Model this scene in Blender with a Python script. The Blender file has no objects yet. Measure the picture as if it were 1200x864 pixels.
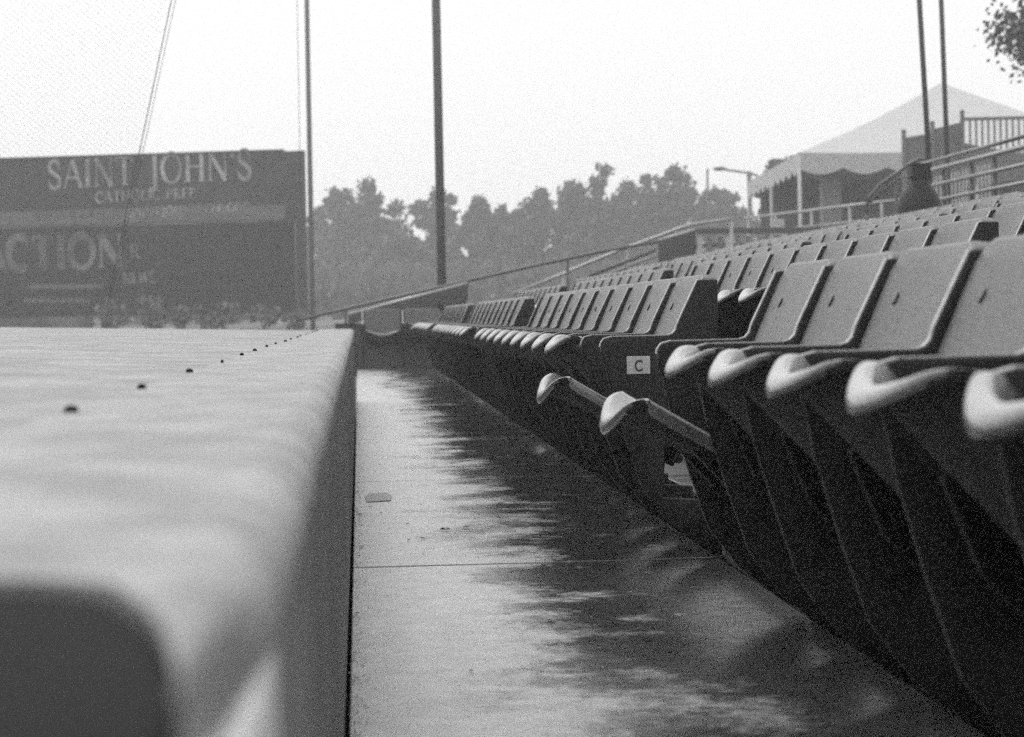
import bpy, bmesh, math, random
from mathutils import Vector, Matrix, Euler
random.seed(7)
S = bpy.context.scene
C = S.collection
R = math.radians
PI = math.pi

# ------------------------------------------------------------------ camera model
F = 2600.0
CAMZ = 0.66
VPX, VPY, ROLL = 420.0, 372.0, 0.019
dv = Vector(((VPX-600)/F, (432-VPY)/F, -1.0)).normalized()
s_, c_ = math.sin(ROLL), math.cos(ROLL)
k_ = (-s_*dv.x + c_*dv.y)/(-dv.z)
uv_ = Vector((-s_, c_, k_)).normalized()
xv_ = dv.cross(uv_).normalized()
M3 = Matrix((xv_, dv, uv_))            # rows: world axes in camera space -> camera-to-world rotation
cam_d = bpy.data.cameras.new('camera')
cam = bpy.data.objects.new('camera', cam_d); C.objects.link(cam)
cam.matrix_world = Matrix.Translation((0, 0, CAMZ)) @ M3.to_4x4()
cam_d.sensor_width = 36
cam_d.lens = F/1200*36
cam_d.clip_start = 0.05; cam_d.clip_end = 3000
cam_d.dof.use_dof = True
cam_d.dof.focus_distance = 6.5
cam_d.dof.aperture_fstop = 7.0
S.camera = cam

def at(px, py, Y):
    """point at depth Y seen at a pixel of the 1200x864 photograph"""
    r = M3 @ Vector(((px-600)/F, (432-py)/F, -1.0))
    return Vector((0, 0, CAMZ)) + r*(Y/r.y)

# ------------------------------------------------------------------ materials
def mat(name, base=0.2, rough=0.5, nscale=20, var=0.3, bump=0.15, bscale=None, spec=0.5, coat=0.0,
        coat_rough=0.1, metal=0.0, rvar=0.0, stretch=(1, 1, 1), dirt=0.0, coord='Object', trans=0.0):
    m = bpy.data.materials.new(name); m.use_nodes = True
    nt = m.node_tree; N = nt.nodes; L = nt.links
    b = N['Principled BSDF']
    tc = N.new('ShaderNodeTexCoord'); mp = N.new('ShaderNodeMapping')
    mp.inputs['Scale'].default_value = stretch
    L.new(tc.outputs[coord], mp.inputs[0])
    n = N.new('ShaderNodeTexNoise'); n.inputs['Scale'].default_value = nscale; n.inputs['Detail'].default_value = 8
    n.inputs['Roughness'].default_value = 0.65
    L.new(mp.outputs[0], n.inputs['Vector'])
    r = N.new('ShaderNodeMapRange'); r.inputs[1].default_value = 0.3; r.inputs[2].default_value = 0.7
    r.inputs[3].default_value = base*(1-var); r.inputs[4].default_value = base*(1+var)
    L.new(n.outputs[0], r.inputs[0])
    last = r.outputs[0]
    if dirt:
        n3 = N.new('ShaderNodeTexNoise'); n3.inputs['Scale'].default_value = nscale*0.17; n3.inputs['Detail'].default_value = 5
        L.new(mp.outputs[0], n3.inputs['Vector'])
        r3 = N.new('ShaderNodeMapRange'); r3.inputs[1].default_value = 0.42; r3.inputs[2].default_value = 0.62
        r3.inputs[3].default_value = 1-dirt; r3.inputs[4].default_value = 1.0
        L.new(n3.outputs[0], r3.inputs[0])
        mu = N.new('ShaderNodeMath'); mu.operation = 'MULTIPLY'
        L.new(last, mu.inputs[0]); L.new(r3.outputs[0], mu.inputs[1]); last = mu.outputs[0]
    L.new(last, b.inputs['Base Color'])
    b.inputs['Roughness'].default_value = rough
    if rvar:
        n2 = N.new('ShaderNodeTexNoise'); n2.inputs['Scale'].default_value = nscale*0.35; n2.inputs['Detail'].default_value = 4
        L.new(mp.outputs[0], n2.inputs['Vector'])
        r2 = N.new('ShaderNodeMapRange'); r2.inputs[1].default_value = 0.35; r2.inputs[2].default_value = 0.65
        r2.inputs[3].default_value = max(0.02, rough-rvar); r2.inputs[4].default_value = min(1, rough+rvar)
        L.new(n2.outputs[0], r2.inputs[0]); L.new(r2.outputs[0], b.inputs['Roughness'])
    b.inputs['Specular IOR Level'].default_value = spec
    b.inputs['Metallic'].default_value = metal
    b.inputs['Coat Weight'].default_value = coat
    b.inputs['Coat Roughness'].default_value = coat_rough
    if trans: b.inputs['Transmission Weight'].default_value = trans
    if bump:
        nb = N.new('ShaderNodeTexNoise'); nb.inputs['Scale'].default_value = bscale or nscale*4; nb.inputs['Detail'].default_value = 3
        L.new(mp.outputs[0], nb.inputs['Vector'])
        bp = N.new('ShaderNodeBump'); bp.inputs['Strength'].default_value = bump; bp.inputs['Distance'].default_value = 0.004
        L.new(nb.outputs[0], bp.inputs['Height']); L.new(bp.outputs[0], b.inputs['Normal'])
    return m

def wet_plastic(name, base, rough=0.42, coat=0.35, cr=0.3, bs=0.5, spec=0.6):
    """moulded plastic beaded with rain: fine droplets in the bump and a worn, slightly mottled colour"""
    m = mat(name, base, rough, nscale=35, var=0.22, bump=0, spec=spec, coat=coat, coat_rough=cr, dirt=0.25)
    nt = m.node_tree; N = nt.nodes; L = nt.links; b = N['Principled BSDF']
    oi = N.new('ShaderNodeObjectInfo'); src = b.inputs['Base Color'].links[0].from_socket
    rr_ = N.new('ShaderNodeMapRange'); rr_.inputs[3].default_value = 0.72; rr_.inputs[4].default_value = 1.25
    L.new(oi.outputs['Random'], rr_.inputs[0]); ml = N.new('ShaderNodeMath'); ml.operation = 'MULTIPLY'
    L.new(src, ml.inputs[0]); L.new(rr_.outputs[0], ml.inputs[1]); L.new(ml.outputs[0], b.inputs['Base Color'])
    for nd in [q for q in N if q.bl_idname == 'ShaderNodeMapping']:
        cx = N.new('ShaderNodeMath'); cx.operation = 'MULTIPLY'; cx.inputs[1].default_value = 37.0
        L.new(oi.outputs['Random'], cx.inputs[0]); L.new(cx.outputs[0], nd.inputs['Location'])
    tc = N.new('ShaderNodeTexCoord')
    v = N.new('ShaderNodeTexVoronoi'); v.inputs['Scale'].default_value = 260; v.feature = 'F1'
    v2 = N.new('ShaderNodeTexVoronoi'); v2.inputs['Scale'].default_value = 110
    L.new(tc.outputs['Object'], v.inputs['Vector']); L.new(tc.outputs['Object'], v2.inputs['Vector'])
    r = N.new('ShaderNodeMapRange'); r.inputs[1].default_value = 0.15; r.inputs[2].default_value = 0.42
    r.inputs[3].default_value = 1.0; r.inputs[4].default_value = 0.0
    r2 = N.new('ShaderNodeMapRange'); r2.inputs[1].default_value = 0.1; r2.inputs[2].default_value = 0.3
    r2.inputs[3].default_value = 1.0; r2.inputs[4].default_value = 0.0
    L.new(v.outputs['Distance'], r.inputs[0]); L.new(v2.outputs['Distance'], r2.inputs[0])
    a = N.new('ShaderNodeMath'); a.operation = 'ADD'
    L.new(r.outputs[0], a.inputs[0]); L.new(r2.outputs[0], a.inputs[1])
    bp = N.new('ShaderNodeBump'); bp.inputs['Strength'].default_value = bs; bp.inputs['Distance'].default_value = 0.0015
    L.new(a.outputs[0], bp.inputs['Height'])
    L.new(bp.outputs[0], b.inputs['Normal']); L.new(bp.outputs[0], b.inputs['Coat Normal'])
    return m

def wet_concrete(name):
    m = bpy.data.materials.new(name); m.use_nodes = True
    nt = m.node_tree; N = nt.nodes; L = nt.links; b = N['Principled BSDF']
    tc = N.new('ShaderNodeTexCoord')
    def noise(scale, det, sc=(1, 1, 1), rg=0.6):
        mp = N.new('ShaderNodeMapping'); mp.inputs['Scale'].default_value = sc
        L.new(tc.outputs['Object'], mp.inputs[0])
        n = N.new('ShaderNodeTexNoise'); n.inputs['Scale'].default_value = scale; n.inputs['Detail'].default_value = det
        n.inputs['Roughness'].default_value = rg
        L.new(mp.outputs[0], n.inputs['Vector']); return n.outputs[0]
    def rng(sock, a, bb, c, d):
        r = N.new('ShaderNodeMapRange'); r.inputs[1].default_value = a; r.inputs[2].default_value = bb
        r.inputs[3].default_value = c; r.inputs[4].default_value = d
        L.new(sock, r.inputs[0]); return r.outputs[0]
    def math2(op, x, y):
        q = N.new('ShaderNodeMath'); q.operation = op
        for i, z in enumerate((x, y)):
            if isinstance(z, (int, float)): q.inputs[i].default_value = z
            else: L.new(z, q.inputs[i])
        return q.outputs[0]
    wet = rng(noise(2.6, 6, (1.0, 0.8, 1)), 0.49, 0.62, 0, 1)        # 1 = standing film of water
    sx = N.new('ShaderNodeSeparateXYZ'); L.new(tc.outputs['Object'], sx.inputs[0])
    low = rng(sx.outputs[0], 0.12, 0.60, -0.085, 0.14)            # water gathers towards the seats; their dark reflection is painted in with it
    wet = rng(math2('ADD', math2('ADD', math2('MULTIPLY', noise(2.6, 6, (1.0, 0.8, 1)), 0.72), math2('MULTIPLY', noise(26, 6, (1, 1, 1), 0.7), 0.28)), low), 0.485, 0.585, 0, 1)
    grain = noise(260, 4)
    col = math2('MULTIPLY', rng(noise(14, 8), 0.3, 0.7, 0.30, 0.50), rng(wet, 0, 1, 1.0, 0.22))  # wet areas coloured extra dark to carry the reflection of the seats
    L.new(math2('MULTIPLY', col, rng(grain, 0.3, 0.7, 0.6, 1.3)), b.inputs['Base Color'])
    L.new(rng(wet, 0, 1, 0.40, 0.065), b.inputs['Roughness'])
    b.inputs['Specular IOR Level'].default_value = 0.5
    b.inputs['Coat Weight'].default_value = 0.6; L.new(rng(wet, 0, 1, 0.28, 0.08), b.inputs['Coat Roughness']); b.inputs['Coat IOR'].default_value = 1.33
    hb = math2('MULTIPLY', grain, rng(wet, 0, 1, 1.0, 0.3))
    bp = N.new('ShaderNodeBump'); bp.inputs['Strength'].default_value = 0.6; bp.inputs['Distance'].default_value = 0.003
    L.new(hb, bp.inputs['Height'])
    bp2 = N.new('ShaderNodeBump'); bp2.inputs['Strength'].default_value = 0.22; bp2.inputs['Distance'].default_value = 0.01
    L.new(noise(9, 3, (1, 1, 1)), bp2.inputs['Height']); L.new(bp.outputs[0], bp2.inputs['Normal'])
    L.new(bp2.outputs[0], b.inputs['Normal']); L.new(bp2.outputs[0], b.inputs['Coat Normal'])
    return m

M = {}
M['back'] = wet_plastic('wet_seat_plastic', 0.068)
M['pan'] = wet_plastic('wet_seat_pan_plastic', 0.12, 0.24, 1.0, 0.16, 0.35, 0.9)
M['iron'] = mat('black_cast_iron', 0.009, 0.5, 60, 0.3, 0.1, spec=0.3, coat=0.1, coat_rough=0.2)
M['glint'] = mat('painted_edge_glint', 0.45, 0.35, 50, 0.3, 0.05, metal=0.3)  # pale colour stands for the bright sky glint on the frame edges
M['bolt'] = mat('worn_bolt_head', 0.16, 0.5, 60, 0.2, 0)
M['under'] = mat('shaded_dry_underside', 0.026, 0.65, 40, 0.3, 0.1, spec=0.25)  # pan plastic left dry and matt, darkened to hold the underside's shade
M['walk'] = wet_concrete('wet_concrete')
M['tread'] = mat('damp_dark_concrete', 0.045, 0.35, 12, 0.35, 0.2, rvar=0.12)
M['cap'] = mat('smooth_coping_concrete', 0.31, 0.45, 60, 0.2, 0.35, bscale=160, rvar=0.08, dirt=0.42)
M['roofing'] = mat('weathered_roofing', 0.27, 0.5, 22, 0.28, 0.3, bscale=60, rvar=0.15, dirt=0.3, stretch=(1, 0.6, 1))
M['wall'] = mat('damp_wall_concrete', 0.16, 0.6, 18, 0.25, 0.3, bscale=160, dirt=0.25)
M['wall_light'] = mat('pale_broken_concrete', 0.55, 0.7, 25, 0.2, 0.2)
M['void_bolt'] = mat('void_and_bolt_black', 0.005, 0.8, 30, 0.3, 0.1, spec=0.12)  # black for the added void block and the roof bolts
M['plate'] = mat('pale_metal_plate', 0.48, 0.5, 60, 0.15, 0.05)
M['ink'] = mat('black_ink', 0.03, 0.6, 30, 0.2, 0)
M['steel'] = mat('dark_painted_steel', 0.05, 0.35, 30, 0.3, 0.05, coat=0.3)
M['galv'] = mat('wet_galvanised_steel', 0.35, 0.3, 40, 0.25, 0.05, metal=0.7)
M['pole'] = mat('dark_pole_paint', 0.09, 0.5, 30, 0.3, 0.05)
M['ground'] = mat('rough_grass', 0.20, 0.9, 1.2, 0.45, 0.6, bscale=9, spec=0.1, dirt=0.35)
M['leaf'] = mat('tree_leaf', 0.07, 0.6, 3, 0.5, 0, spec=0.3)
M['leaf2'] = mat('lighter_leaf', 0.17, 0.6, 3, 0.5, 0, spec=0.3)
M['bark'] = mat('bark', 0.06, 0.9, 12, 0.4, 0.4)
M['tent'] = mat('white_tent_fabric', 0.50, 0.7, 3, 0.06, 0.1, spec=0.2)
M['wood'] = mat('grey_weathered_board', 0.19, 0.7, 14, 0.25, 0.2, stretch=(1, 1, 6))
M['board'] = mat('scoreboard_paint', 0.045, 0.55, 2.2, 0.35, 0.05, dirt=0.3)
M['board_dark'] = mat('scoreboard_dark_paint', 0.02, 0.6, 2.5, 0.5, 0.05, dirt=0.4)
M['boardband'] = mat('scoreboard_band_paint', 0.13, 0.55, 3, 0.3, 0.05)
M['letter'] = mat('worn_white_lettering', 0.42, 0.6, 9, 0.4, 0, dirt=0.5)
M['letter_dim'] = mat('worn_grey_lettering', 0.22, 0.6, 5, 0.5, 0, dirt=0.6)
M['net'] = mat('net_twine', 0.05, 0.8, 30, 0.2, 0)
M['scrap'] = mat('wet_cardboard', 0.16, 0.4, 60, 0.3, 0.3)
M['dleaf'] = mat('dead_leaf', 0.05, 0.4, 90, 0.4, 0.2)
M['bin'] = mat('black_bin_plastic', 0.01, 0.5, 30, 0.3, 0.05, spec=0.3)
M['white_steel'] = mat('white_painted_steel', 0.6, 0.5, 30, 0.1, 0)

# ------------------------------------------------------------------ helpers
def link(name, bm, m, parent=None, smooth=False, bevel=0, seg=2):
    me = bpy.data.meshes.new(name); bm.normal_update(); bm.to_mesh(me); bm.free()
    if smooth:
        for p in me.polygons: p.use_smooth = True
    for q in (m if isinstance(m, (list, tuple)) else [m]): me.materials.append(q)
    o = bpy.data.objects.new(name, me); C.objects.link(o)
    if parent: o.parent = parent
    if bevel:
        b = o.modifiers.new('bevel', 'BEVEL'); b.width = bevel; b.segments = seg; b.limit_method = 'ANGLE'; b.angle_limit = R(35)
    return o

def tag(o, label=None, cat=None, group=None, kind=None):
    if label: o['label'] = label
    if cat: o['category'] = cat
    if group: o['group'] = group
    if kind: o['kind'] = kind
    return o

def thing(name, loc, label, cat, group=None, rz=0):
    o = bpy.data.objects.new(name, None); C.objects.link(o)
    o.location = loc; o.rotation_euler = (0, 0, rz); o.empty_display_size = 0.2
    return tag(o, label, cat, group)

def box(bm, x0, x1, y0, y1, z0, z1):
    v = [bm.verts.new((x, y, z)) for z in (z0, z1) for x, y in ((x0, y0), (x1, y0), (x1, y1), (x0, y1))]
    for f in ((3, 2, 1, 0), (4, 5, 6, 7), (0, 1, 5, 4), (1, 2, 6, 5), (2, 3, 7, 6), (3, 0, 4, 7)):
        bm.faces.new([v[i] for i in f])

def prism_y(bm, pts, y0, y1):
    """pts (x,z) outline extruded along y"""
    a = [bm.verts.new((x, y0, z)) for x, z in pts]; b = [bm.verts.new((x, y1, z)) for x, z in pts]
    bm.faces.new(a); bm.faces.new(b[::-1])
    n = len(pts)
    for i in range(n): bm.faces.new((a[i], b[i], b[(i+1) % n], a[(i+1) % n]))
    bmesh.ops.recalc_face_normals(bm, faces=bm.faces)

def prism_z(bm, pts, z0, z1):
    a = [bm.verts.new((x, y, z0)) for x, y in pts]; b = [bm.verts.new((x, y, z1)) for x, y in pts]
    bm.faces.new(a); bm.faces.new(b[::-1])
    n = len(pts)
    for i in range(n): bm.faces.new((a[i], b[i], b[(i+1) % n], a[(i+1) % n]))
    bmesh.ops.recalc_face_normals(bm, faces=bm.faces)

def tube(bm, pts, r, n=8, caps=True):
    pts = [Vector(p) for p in pts]
    rs = r if isinstance(r, (list, tuple)) else [r]*len(pts)
    rings = []
    for i, p in enumerate(pts):
        if i == 0: t = pts[1]-p
        elif i == len(pts)-1: t = p-pts[i-1]
        else: t = (pts[i+1]-p).normalized()+(p-pts[i-1]).normalized()
        t.normalize()
        up = Vector((0, 0, 1)) if abs(t.z) < 0.9 else Vector((1, 0, 0))
        a = t.cross(up).normalized(); b = t.cross(a).normalized()
        rings.append([bm.verts.new(p+(a*math.cos(2*PI*k/n)+b*math.sin(2*PI*k/n))*rs[i]) for k in range(n)])
    for i in range(len(rings)-1):
        for k in range(n):
            bm.faces.new((rings[i][k], rings[i][(k+1) % n], rings[i+1][(k+1) % n], rings[i+1][k]))
    if caps:
        bm.faces.new(rings[0][::-1]); bm.faces.new(rings[-1])

def lathe(bm, prof, n=20, c=(0, 0, 0)):
    rings = []
    for r, z in prof:
        rings.append([bm.verts.new((c[0]+r*math.cos(2*PI*k/n), c[1]+r*math.sin(2*PI*k/n), c[2]+z)) for k in range(n)])
    for i in range(len(rings)-1):
        for k in range(n):
            bm.faces.new((rings[i][k], rings[i][(k+1) % n], rings[i+1][(k+1) % n], rings[i+1][k]))
    bm.faces.new(rings[0][::-1]); bm.faces.new(rings[-1])

def bake(o):
    """apply an object's modifiers into its mesh"""
    dg = bpy.context.evaluated_depsgraph_get(); dg.update()
    me = bpy.data.meshes.new_from_object(o.evaluated_get(dg))
    me.name = o.name
    o.modifiers.clear(); o.data = me

def copy_tree(o, parent=None):
    c = o.copy(); C.objects.link(c)
    if parent: c.parent = parent
    for ch in list(o.children): copy_tree(ch, c)
    return c

# ------------------------------------------------------------------ ground and far terrain
def terr(x, y):
    z = -1.0
    if y > 34:
        t = min(1, (y-34)/22); t = t*t*(3-2*t); z = -1.0+1.45*t
    if y > 56:
        t = min(1, (y-56)/38); t = t*t*(3-2*t); z = 0.45+1.9*t
    if y > 98:
        t = min(1, (y-98)/22); t = t*t*(3-2*t); z = 2.35-3.2*t
    return z
bm = bmesh.new()
xs = [-180+i*10 for i in range(12)]+[-60+i*2.5 for i in range(49)]+[70+i*10 for i in range(12)]
ys = [-60, -30, 0, 15, 30]+[34+i*2 for i in range(45)]+[130, 150, 190, 240, 300]
grid = [[bm.verts.new((x, y, terr(x, y)+(random.uniform(-.08, .08) if y > 50 else 0))) for x in xs] for y in ys]
for i in range(len(ys)-1):
    for j in range(len(xs)-1):
        bm.faces.new((grid[i][j], grid[i][j+1], grid[i+1][j+1], grid[i+1][j]))
tag(link('ground', bm, M['ground'], smooth=True), kind='structure')

# walkway: concrete slabs with open joints
bm = bmesh.new()
edges = [-2.0, 2.81, 5.86, 8.91, 11.96, 13.4, 16.5, 19.6, 22.7, 25.8, 28.2]
for a, b in zip(edges, edges[1:]):
    box(bm, -0.028, 0.948, a+(0.017 if a < 7 else .009), b-(0.017 if b < 7 else .009), -0.12, 0.0)
box(bm, -0.028, 0.948, -2, 28.2, -0.3, -0.1205)
tag(link('walkway', bm, M['walk'], bevel=0.003, seg=2), kind='structure')
bm = bmesh.new(); box(bm, -0.027, 0.947, -1.9, 28.1, -0.119, -0.010); tag(link('joint_filler', bm, M['ink']), kind='structure')

# stepped seating terrace
ROW_D, RISE, NR = 0.757, 0.14, 7
row_end = [23, 23, 24.5, 26, 27.5, 29, 31]
bm = bmesh.new()
for n in range(1, NR+1):
    x0 = 0.952+ROW_D*(n-1); x1 = x0+ROW_D+0.0 if n < NR else x0+0.8
    box(bm, x0, x1-0.002, -2, row_end[min(n, NR-1)]+1.5, -0.9, RISE*n)
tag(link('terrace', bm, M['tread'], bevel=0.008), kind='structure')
bm = bmesh.new()
box(bm, 0.952+ROW_D*(NR-1)+0.802, 42, -4, 78, -1.02, RISE*NR+0.02)
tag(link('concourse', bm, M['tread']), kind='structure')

# ------------------------------------------------------------------ dugout roof and wall on the left
dug = thing('dugout', (-1.5, 8, -1.0), 'long low dugout with pale wet flat roof beside the walkway', 'dugout')
def local(o, root):
    """parent o (built in world space) to root, keeping it where it stands"""
    o.parent = root
    o.matrix_parent_inverse = (Matrix.Translation(root.location) @ Euler(root.rotation_euler).to_matrix().to_4x4()).inverted()
    return o
RT = CAMZ-0.09
def roofz(x): return RT+0.030*max(0.0, -x-0.30)
# coping with rounded front edge (profile in x,z swept along y; near end cut on the slant)
XE = -0.034
prof = [(-0.302, RT-0.036), (-0.302, RT), (-0.20, RT+0.001), (-0.12, RT)]
rr = 0.034
for i in range(7):
    a = PI/2*(1-i/6.0)
    prof.append((XE-rr+rr*math.cos(a), RT-rr+rr*math.sin(a)))
prof += [(XE, RT-0.036)]
def near_y(x):          # slanted and chipped near end of the coping
    pts = [(-0.302, 0.80), (-0.20, 0.80), (-0.112, 0.79), (-0.086, 0.77), (-0.072, 0.72), (-0.057, 0.65), (-0.045, 0.56), (-0.034, 0.53)]
    for (xa, ya), (xb, yb) in zip(pts, pts[1:]):
        if xa <= x <= xb: return ya+(yb-ya)*(x-xa)/(xb-xa)
    return 0.53
bm = bmesh.new()
pp = []
for (xa, za), (xb, zb) in zip(prof, prof[1:]):
    k = max(1, int(abs(xb-xa)/0.008))
    for i in range(k): pp.append((xa+(xb-xa)*i/k, za+(zb-za)*i/k))
pp.append(prof[-1])
rows = []
ysl = [None, 0.6, 0.66, 0.72, 0.78, 0.83, 0.87]+[1.0+0.5*i for i in range(34)]
for y in ysl:
    row = []
    for i, (x, z) in enumerate(pp):
        yy = near_y(x) if y is None else max(y, near_y(x)+0.004*ysl.index(y)) if y < 0.9 else y
        cut = max(0.0, 0.87-yy)*0.055*max(0.0, min(1.0, (x+0.048)/0.012))       # broken away along the edge
        row.append(bm.verts.new((x-cut, yy, z)))
    rows.append(row)
for a, b in zip(rows, rows[1:]):
    for i in range(len(pp)-1): bm.faces.new((a[i], a[i+1], b[i+1], b[i]))
    if a[0].co.y > 0.9: bm.faces.new((a[-1], a[0], b[0], b[-1]))
nb_ = [bm.verts.new((v.co.x, v.co.y, RT-0.036)) for v in rows[0]]
for i in range(1, len(pp)-2): bm.faces.new((rows[0][i], rows[0][i+1], nb_[i+1], nb_[i]))
bm.faces.new(rows[-1])
bmesh.ops.recalc_face_normals(bm, faces=bm.faces)
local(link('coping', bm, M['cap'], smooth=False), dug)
bm = bmesh.new()
xsr = [-0.304-0.3*i for i in range(20)]
ysr = [0.76+0.9*i for i in range(19)]
g = [[bm.verts.new((x, y, roofz(x)-0.004+random.uniform(-.0015, .0015))) for x in xsr] for y in ysr]
for i in range(len(ysr)-1):
    for j in range(len(xsr)-1): bm.faces.new((g[i][j], g[i+1][j], g[i+1][j+1], g[i][j+1]))
ge = bmesh.ops.extrude_face_region(bm, geom=bm.faces[:])
for v in [e for e in ge['geom'] if isinstance(e, bmesh.types.BMVert)]: v.co.z -= 0.1
bmesh.ops.recalc_face_normals(bm, faces=bm.faces)
local(link('roof_sheet', bm, M['roofing'], smooth=False), dug)
yb = 2.26
while yb < 16.5:
    bm = bmesh.new(); x = -0.292+random.uniform(-.006, .006); r = 0.0055*random.uniform(.6, 1.35)
    lathe(bm, [(r, 0), (r, 0.003), (r*0.7, 0.006), (0.001, 0.007)], 10, (x, yb, RT))
    local(link('bolt', bm, M['void_bolt'], smooth=True), dug)
    yb += random.uniform(.72, .92)
# vertical wall below, in cast lengths with narrow joints
bm = bmesh.new()
for a, b in ((0.885, 4.6), (4.608, 9.2), (9.21, 13.8), (13.81, 17.4)):
    box(bm, -0.2, XE-0.002, a, b, -1.0, RT-0.0365)
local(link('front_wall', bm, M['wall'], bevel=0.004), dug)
bm = bmesh.new(); prism_z(bm, [(-0.2, 0.88), (XE-0.001, 0.88), (XE-0.0015, 0.53), (-0.045, 0.545), (-0.062, 0.66), (-0.2, 0.80)], -1.0, RT-0.0365)
local(tag(link('broken_end', bm, M['wall_light'], bevel=0.004), 'pale broken concrete end of the wall'), dug)
bm = bmesh.new(); box(bm, -6.0, -0.205, 0.8, 17.3, -1.0, RT-0.12)
local(link('rear_mass', bm, M['wall']), dug)
# black block added in place of the dark void at the near end
void_block = thing('dark_void', (-0.3, 0.6, 0.0), 'blurred black block added for the dark void at the near end of the dugout roof', 'void_block')
bm = bmesh.new(); prism_z(bm, [(-0.9, 0.796), (-0.20, 0.796), (-0.113, 0.786), (-0.088, 0.764), (-0.075, 0.716), (-0.0585, 0.646), (-0.0468, 0.56), (-0.0445, 0.50), (-0.0445, 0.40), (-0.9, 0.40)], -1.0, RT-0.004)
local(link('void_face', bm, M['void_bolt'], bevel=0.004, seg=2), void_block)

# ------------------------------------------------------------------ stadium seat
SX = 0.75    # seat origin in x for the front row
def frame_bm(y, wide=True):
    back = [(.893, .742), (.945, .742), (.945, .40)]
    low = ([(.945, .012), (.90, .03), (.80, .11), (.735, .20), (.695, .32), (.66, .44)] if wide else
           [(.945, .302), (.80, .302), (.79, .17), (.945, .16), (.945, .012), (.90, .03), (.80, .11), (.735, .20), (.695, .32), (.66, .44)])
    top = [(.645, .515), (.633, .548), (.632, .576), (.642, .592), (.662, .596), (.810, .597), (.823, .601), (.832, .611), (.838, .63)]
    o = back+low+top
    bm = bmesh.new(); prism_y(bm, [(x-SX, z) for x, z in o], y-0.011, y+0.011)
    return bm
def glint_bm(y):
    """pale strip along the arm and front frame edge, painting in their sky glint"""
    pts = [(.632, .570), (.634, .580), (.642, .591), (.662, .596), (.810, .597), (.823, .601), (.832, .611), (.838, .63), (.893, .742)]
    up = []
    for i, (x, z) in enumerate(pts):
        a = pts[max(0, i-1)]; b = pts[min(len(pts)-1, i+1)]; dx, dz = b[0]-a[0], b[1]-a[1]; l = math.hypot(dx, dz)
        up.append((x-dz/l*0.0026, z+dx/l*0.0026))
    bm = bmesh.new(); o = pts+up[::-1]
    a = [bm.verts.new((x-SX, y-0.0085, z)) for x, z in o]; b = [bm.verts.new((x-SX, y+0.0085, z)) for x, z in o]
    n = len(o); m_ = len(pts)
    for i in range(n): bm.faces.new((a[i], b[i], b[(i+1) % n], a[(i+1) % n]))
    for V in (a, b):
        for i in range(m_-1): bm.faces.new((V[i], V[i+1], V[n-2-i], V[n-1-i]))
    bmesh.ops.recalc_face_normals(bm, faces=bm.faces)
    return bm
def back_bm():
    """panel: front face slightly dished, rim rolled back"""
    bm = bmesh.new()
    W, z0, z1 = 0.226, 0.40, 0.758
    nx, nz = 14, 10
    def P(u, v):
        z = z0+(z1-z0)*v
        hw = W
        x = 0.838+(z-0.60)*0.44+0.010
        # rounded corners
        y = hw*u
        x -= 0.010*(u*u)
        return x-SX, y, z
    us = [-1+2*i/nx for i in range(nx+1)]; vs = [j/nz for j in range(nz+1)]
    g = [[None]*(nx+1) for _ in vs]
    for j, v in enumerate(vs):
        for i, u in enumerate(us):
            uu = u
            if v > 0.93: uu = u*(1-0.05*((v-0.93)/0.07)**2)
            x, y, z = P(uu, v)
            z -= 0.012*max(0, (abs(u)-0.85)/0.15)**2 if v > 0.93 else 0
            g[j][i] = bm.verts.new((x, y, z))
    for j in range(nz):
        for i in range(nx): bm.faces.new((g[j][i], g[j][i+1], g[j+1][i+1], g[j+1][i]))
    ge = bmesh.ops.extrude_face_region(bm, geom=bm.faces[:])
    for v in [e for e in ge['geom'] if isinstance(e, bmesh.types.BMVert)]:
        v.co.x += 0.042; v.co.z -= 0.004
    bmesh.ops.recalc_face_normals(bm, faces=bm.faces)
    return bm
PIV = (0.862-SX, 0.313)
def pan_bm(ang):
    """tip-up seat: dished top, waterfall front, down-turned sides; ang = tilt from horizontal"""
    bm = bmesh.new(); nu = 16
    cols = []
    W = 0.215
    us = [-1+2*i/nu for i in range(nu+1)]
    colspec = [(-1, -0.045), (-1, -0.02)]+[(u, 0) for u in us]+[(1, -0.02), (1, -0.045)]
    for u, sk in colspec:
        sf = 0.392-0.020*max(0.0, (abs(u)-0.72)/0.28)**2
        y = W*u*(1.0 if sk == 0 else 1.012)
        pts = []
        D = 0.062*(1-abs(u)**1.65)
        for i in range(7):
            t = i/6.0; s = 0.02+(sf-0.022-0.02)*t
            pts.append((s, -D*(0.45+0.55*t)))
        r = 0.008+0.006*(1-u*u); d1 = -D
        for i in range(1, 6):
            a = PI/2*i/5
            pts.append((sf-0.022+r*math.sin(a)*1.15, d1-r+r*math.cos(a)))
        fl = 0.003+0.027*(1-u*u)
        pts += [(sf-0.003, d1-r-fl*0.5), (sf-0.012, d1-r-fl), (sf-0.026, d1-r-fl-0.003)]
        col = []
        for i, (s, t) in enumerate(pts):
            f = 1.0 if i < 7 else max(0.0, 1-(i-6)/3.0)
            col.append((s - (0.006 if sk else 0), y, t+sk*f*(0.5+0.5*min(1, s/0.2))))
        cols.append(col)
    V = []
    ca, sa = math.cos(ang), math.sin(ang)
    for col in cols:
        V.append([bm.verts.new((PIV[0]-(s*ca-t*sa)*1.0, y, PIV[1]+s*sa+t*ca)) for s, y, t in col])
    for a, b in zip(V, V[1:]):
        for i in range(len(a)-1): bm.faces.new((a[i], a[i+1], b[i+1], b[i]))
    bmesh.ops.recalc_face_normals(bm, faces=bm.faces)
    return bm
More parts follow.
